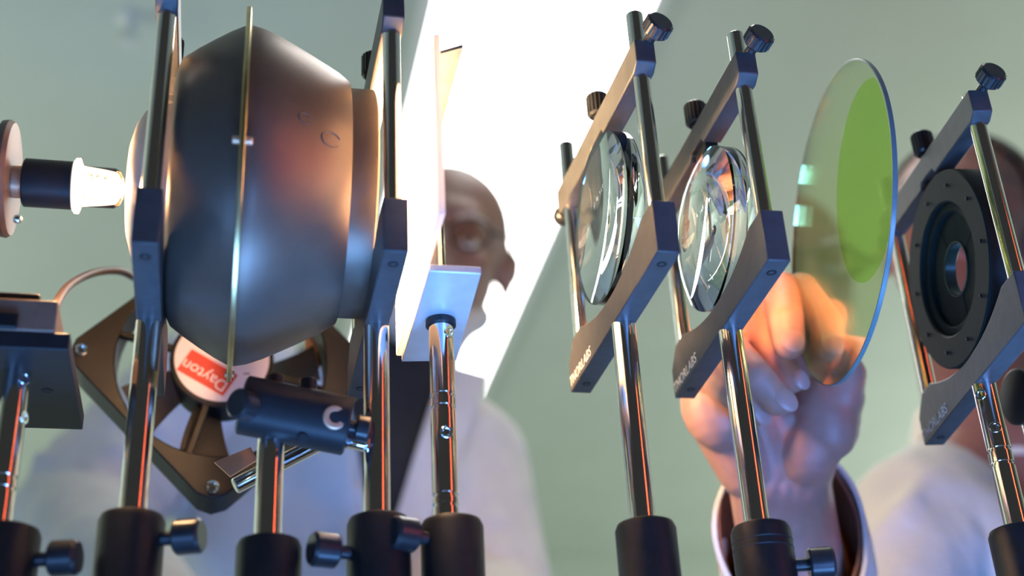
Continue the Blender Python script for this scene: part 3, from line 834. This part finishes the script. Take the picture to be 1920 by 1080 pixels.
b.ball(WL2 + dl * .05, .032, 12)
for k in range(4): chain(b, [(WL2 + dl * .06 + V((k - 1.5, 0, 0)) * .018, .0095), (WL2 + dl * .13 + V((k - 1.5, 0, 0)) * .02, .0075)], 8)
chain(b, [(WL2 + dl * .02 + V((.02, 0, 0)), .011), (WL2 + dl * .07 + V((.05, 0, 0)), .009)], 8)
for s_ in (-1, 1):
    chain(b, [(PV2 + V((s_ * .085, 0, -.02)), .088), (V((.86 + s_ * .10, 1.23, -.34)), .058), (V((.86 + s_ * .11, 1.26, -.73)), .040)])
    chain(b, [(V((.86 + s_ * .11, 1.26, -.755)), .040), (V((.86 + s_ * .12, 1.12, -.775)), .024)])
blob(b, 'body', M['skin2'], t, .008, 5)
face(b, t, HC2, HR2, .96, M['skin2'])
# hand and forearm: fine skin, continued from the body's arm inside the sleeve
h = MB()
fd = (W2 - E2).normalized()
chain(h, [(E2 + (W2 - E2) * .38, .036), (E2 + (W2 - E2) * .7, .031)], 20)
def slab(mb, p, q, w0, w1, th, n=5):
    """a flat limb: rows of balls across (used for wrist and palm)"""
    for i in range(n):
        s_ = (i / (n - 1) - .5); mb_pts = [(V(p) + V((s_ * w0, 0, 0)), th), (V(q) + V((s_ * w1, 0, 0)), th)]
        chain(mb, mb_pts, 16)
slab(h, E2 + (W2 - E2) * .65, W2, .030, .026, .021, 4)
slab(h, W2, hp(1455, 835, .765), .026, .046, .020, 5)
PAL = [hp(1350, 770, .752), hp(1400, 790, .758), hp(1460, 790, .760), hp(1520, 785, .757)]
MCP = [hp(1330, 690, .752), hp(1372, 645, .762), hp(1425, 610, .768), hp(1487, 590, .766)]
Wb = [hp(1400, 880, .768), hp(1440, 885, .77), hp(1475, 885, .77), hp(1510, 875, .77)]
for i in range(4):
    chain(h, [(Wb[i], .019), (PAL[i], .021 if i != 0 else .023), (MCP[i], .0145)], 16)
h.ball(hp(1345, 760, .745), (.024, .020, .030), 16)      # heel of the hand, little-finger side
h.ball(hp(1548, 785, .742), (.022, .019, .028), 16)      # ball of the thumb
chain(h, [(hp(1505, 855, .757), .021), (hp(1552, 785, .745), .021), (hp(1575, 745, .735), .016)], 16)
FING = dict(
    index=[(MCP[3], .0130), (hp(1466, 543, .716), .0120), (hp(1474, 603, .692), .0112), (hp(1480, 644, .690), .0098)],
    middle=[(MCP[2], .0125), (hp(1400, 580, .728), .0112), (hp(1450, 658, .710), .0098), (hp(1486, 712, .712), .0084)],
    ring=[(MCP[1], .0125), (hp(1362, 648, .716), .0116), (hp(1418, 708, .694), .0110), (hp(1458, 752, .695), .0093)],
    little=[(MCP[0], .0115), (hp(1330, 705, .724), .0098), (hp(1384, 748, .706), .0090), (hp(1414, 777, .710), .0078)],
    thumb=[(hp(1575, 745, .735), .0150), (hp(1590, 702, .722), .0118), (hp(1568, 660, .712), .0100)])
for k_, pts in FING.items(): chain(h, pts, 18)
hand = blob(h, 'hand', M['skin'], t, .0015, 3)
hand['label'] = 'pale hand with curled fingers pinching the filter'
def nail(p, q, toward, r):
    """a fingernail lying on the outer side of the last finger joint"""
    d = (q - p).normalized(); o_ = (toward - d * toward.dot(d)).normalized(); s_ = d.cross(o_)
    c_ = q + d * r * .25 + o_ * r * .80
    R = Matrix((s_, d, o_)).transposed()
    MB().ball(c_, (r * .72, r * .95, r * .26), 16, R).build('fingernail', M['nail'], t)
for k_, (a_, r_) in dict(index=((-.15, -1, -.25), .0098), middle=((.35, -1, -.35), .0084), ring=((.35, -1, -.35), .0093), little=((.3, -1, -.3), .0078)).items():
    pts = FING[k_]; nail(pts[-2][0], pts[-1][0], V(a_), r_)

# coat with a wide sleeve, brown-lined cuff
def sleeve(r0, r1, p0, p1, th, n=40, wob=0.0, slant=0.0):
    d = (p1 - p0).normalized(); u = V((1, 0, 0)); u = (u - d * u.dot(d)).normalized(); w_ = d.cross(u); L_ = (p1 - p0).length
    vs = []; fs = []; K = 14; fc = -(p1); fc = fc - d * fc.dot(d); face_ = fc.normalized()
    prof = [(r0 + (r1 - r0) * k / K, L_ * k / K) for k in range(K + 1)]
    prof = prof + [(r - th, l) for r, l in reversed(prof)]
    m_ = len(prof)
    for j, (r, l) in enumerate(prof):
        for i in range(n):
            q = 2 * math.pi * i / n; rr = r * (1 + wob * (.5 * math.sin(3 * q + l * 40) + .5 * math.sin(5 * q - l * 90)))
            o_ = u * math.cos(q) + w_ * math.sin(q)
            cs = .5 + .5 * o_.dot(face_)                            # 1 on the side nearer the camera
            vs.append(p0 + d * (l - slant * cs * max(0, l / L_ - .3) / .7) + o_ * rr)
    for j in range(m_):
        j2 = (j + 1) % m_
        for i in range(n): k = (i + 1) % n; fs.append((j * n + i, j * n + k, j2 * n + k, j2 * n + i))
    return MB().add(vs, fs)
co = MB()
chain(co, [(NB2 + V((0, .02, -.03)), .085), (CH2, .150), (CH2 + (PV2 - CH2) * .5, .152), (PV2, .165), (PV2 + V((0, .02, -.40)), .20)], 18)
co.ball(CH2, (.195, .140, .175), 24)
chain(co, [(NB2 + V((-.03, .02, -.03)), .070), (S2, .076), ((S2 + E2) / 2 + V((0, 0, -.005)), .066), (E2, .058)], 18)
chain(co, [(NB2 + V((.03, .02, -.03)), .070), (SL2, .076), (SL2 + V((.10, -.05, -.27)), .062), (SL2 + V((.05, -.21, -.36)), .05)], 16)
dS = (E2 - S2).normalized()
for k in range(9):                                                # folds radiating over the shoulder
    a_ = -1.1 + .33 * k; p = S2 + V((-.02 + .012 * k, -.060, .030 - .004 * k)); q = p + V((.12 * math.cos(a_ - 1.3), -.012, .12 * math.sin(a_ - 1.3)))
    chain(co, [(p, .012), ((p + q) / 2 + V((0, -.012, 0)), .013), (q, .009)], 10)
blob(co, 'lab_coat', M['coat'], t, .008, 4)
cuff = W2 + (E2 - W2).normalized() * .002
sl = sleeve(.060, .0500, E2, cuff + V((.002, 0, 0)), .003, 48, .03, .075).build('sleeve', M['coat'], t)
sleeve(.054, .0468, E2 + (cuff - E2) * .35, cuff + (cuff - E2).normalized() * -.003, .0025, 48, .03, .075).build('cuff_lining', M['lining'], t, label='brown inner cuff')
# shirt collar at the neck
cl = MB(); cN = NB2 + V((-.005, .0, .015))
for z0, r in ((0, .072),):
    vs = []; fs = []; n = 40
    for j, (rr, zz_) in enumerate(((.088, -.030), (.080, .010), (.070, .038), (.066, .038), (.075, .008), (.082, -.030))):
        for i in range(n):
            q = 2 * math.pi * i / n; vs.append(cN + V((rr * math.cos(q), rr * math.sin(q) * .95, zz_ + .012 * math.sin(q))))
    for j in range(6):
        j2 = (j + 1) % 6
        for i in range(n): k = (i + 1) % n; fs.append((j * n + i, j * n + k, j2 * n + k, j2 * n + i))
    cl.add(vs, fs)
cl.build('collar', M['collar'], t)
# short hair
hr = MB()
def L2(x, y, z): return HC2 + HR2 @ V((x * .96, y * .96, z * .96))
hr.ball(L2(0, .026, .048), (.083 * .96, .098 * .96, .084 * .96), 24, HR2)
def hcut(p):
    q = HR2.transposed() @ (p - HC2); return q.y < -.045 or q.z < .0 and q.y < .03 or (q.z < .075 and q.y < -.03)
blob(hr, 'hair', M['hair'], t, .006, 2, hcut, .004)
tr = MB()
for s_ in (-1, 1): chain(tr, [(PV2 + V((s_ * .085, 0, -.02)), .098), (V((.86 + s_ * .10, 1.23, -.34)), .074), (V((.86 + s_ * .11, 1.26, -.74)), .058)])
blob(tr, 'trousers', M['trousers'], t, .012, 4)
for s_ in (-1, 1):
    MB().ball((.86 + s_ * .12, 1.19, -.762), (.046, .125, .038), 16).build('shoe', M['shoe'], t)
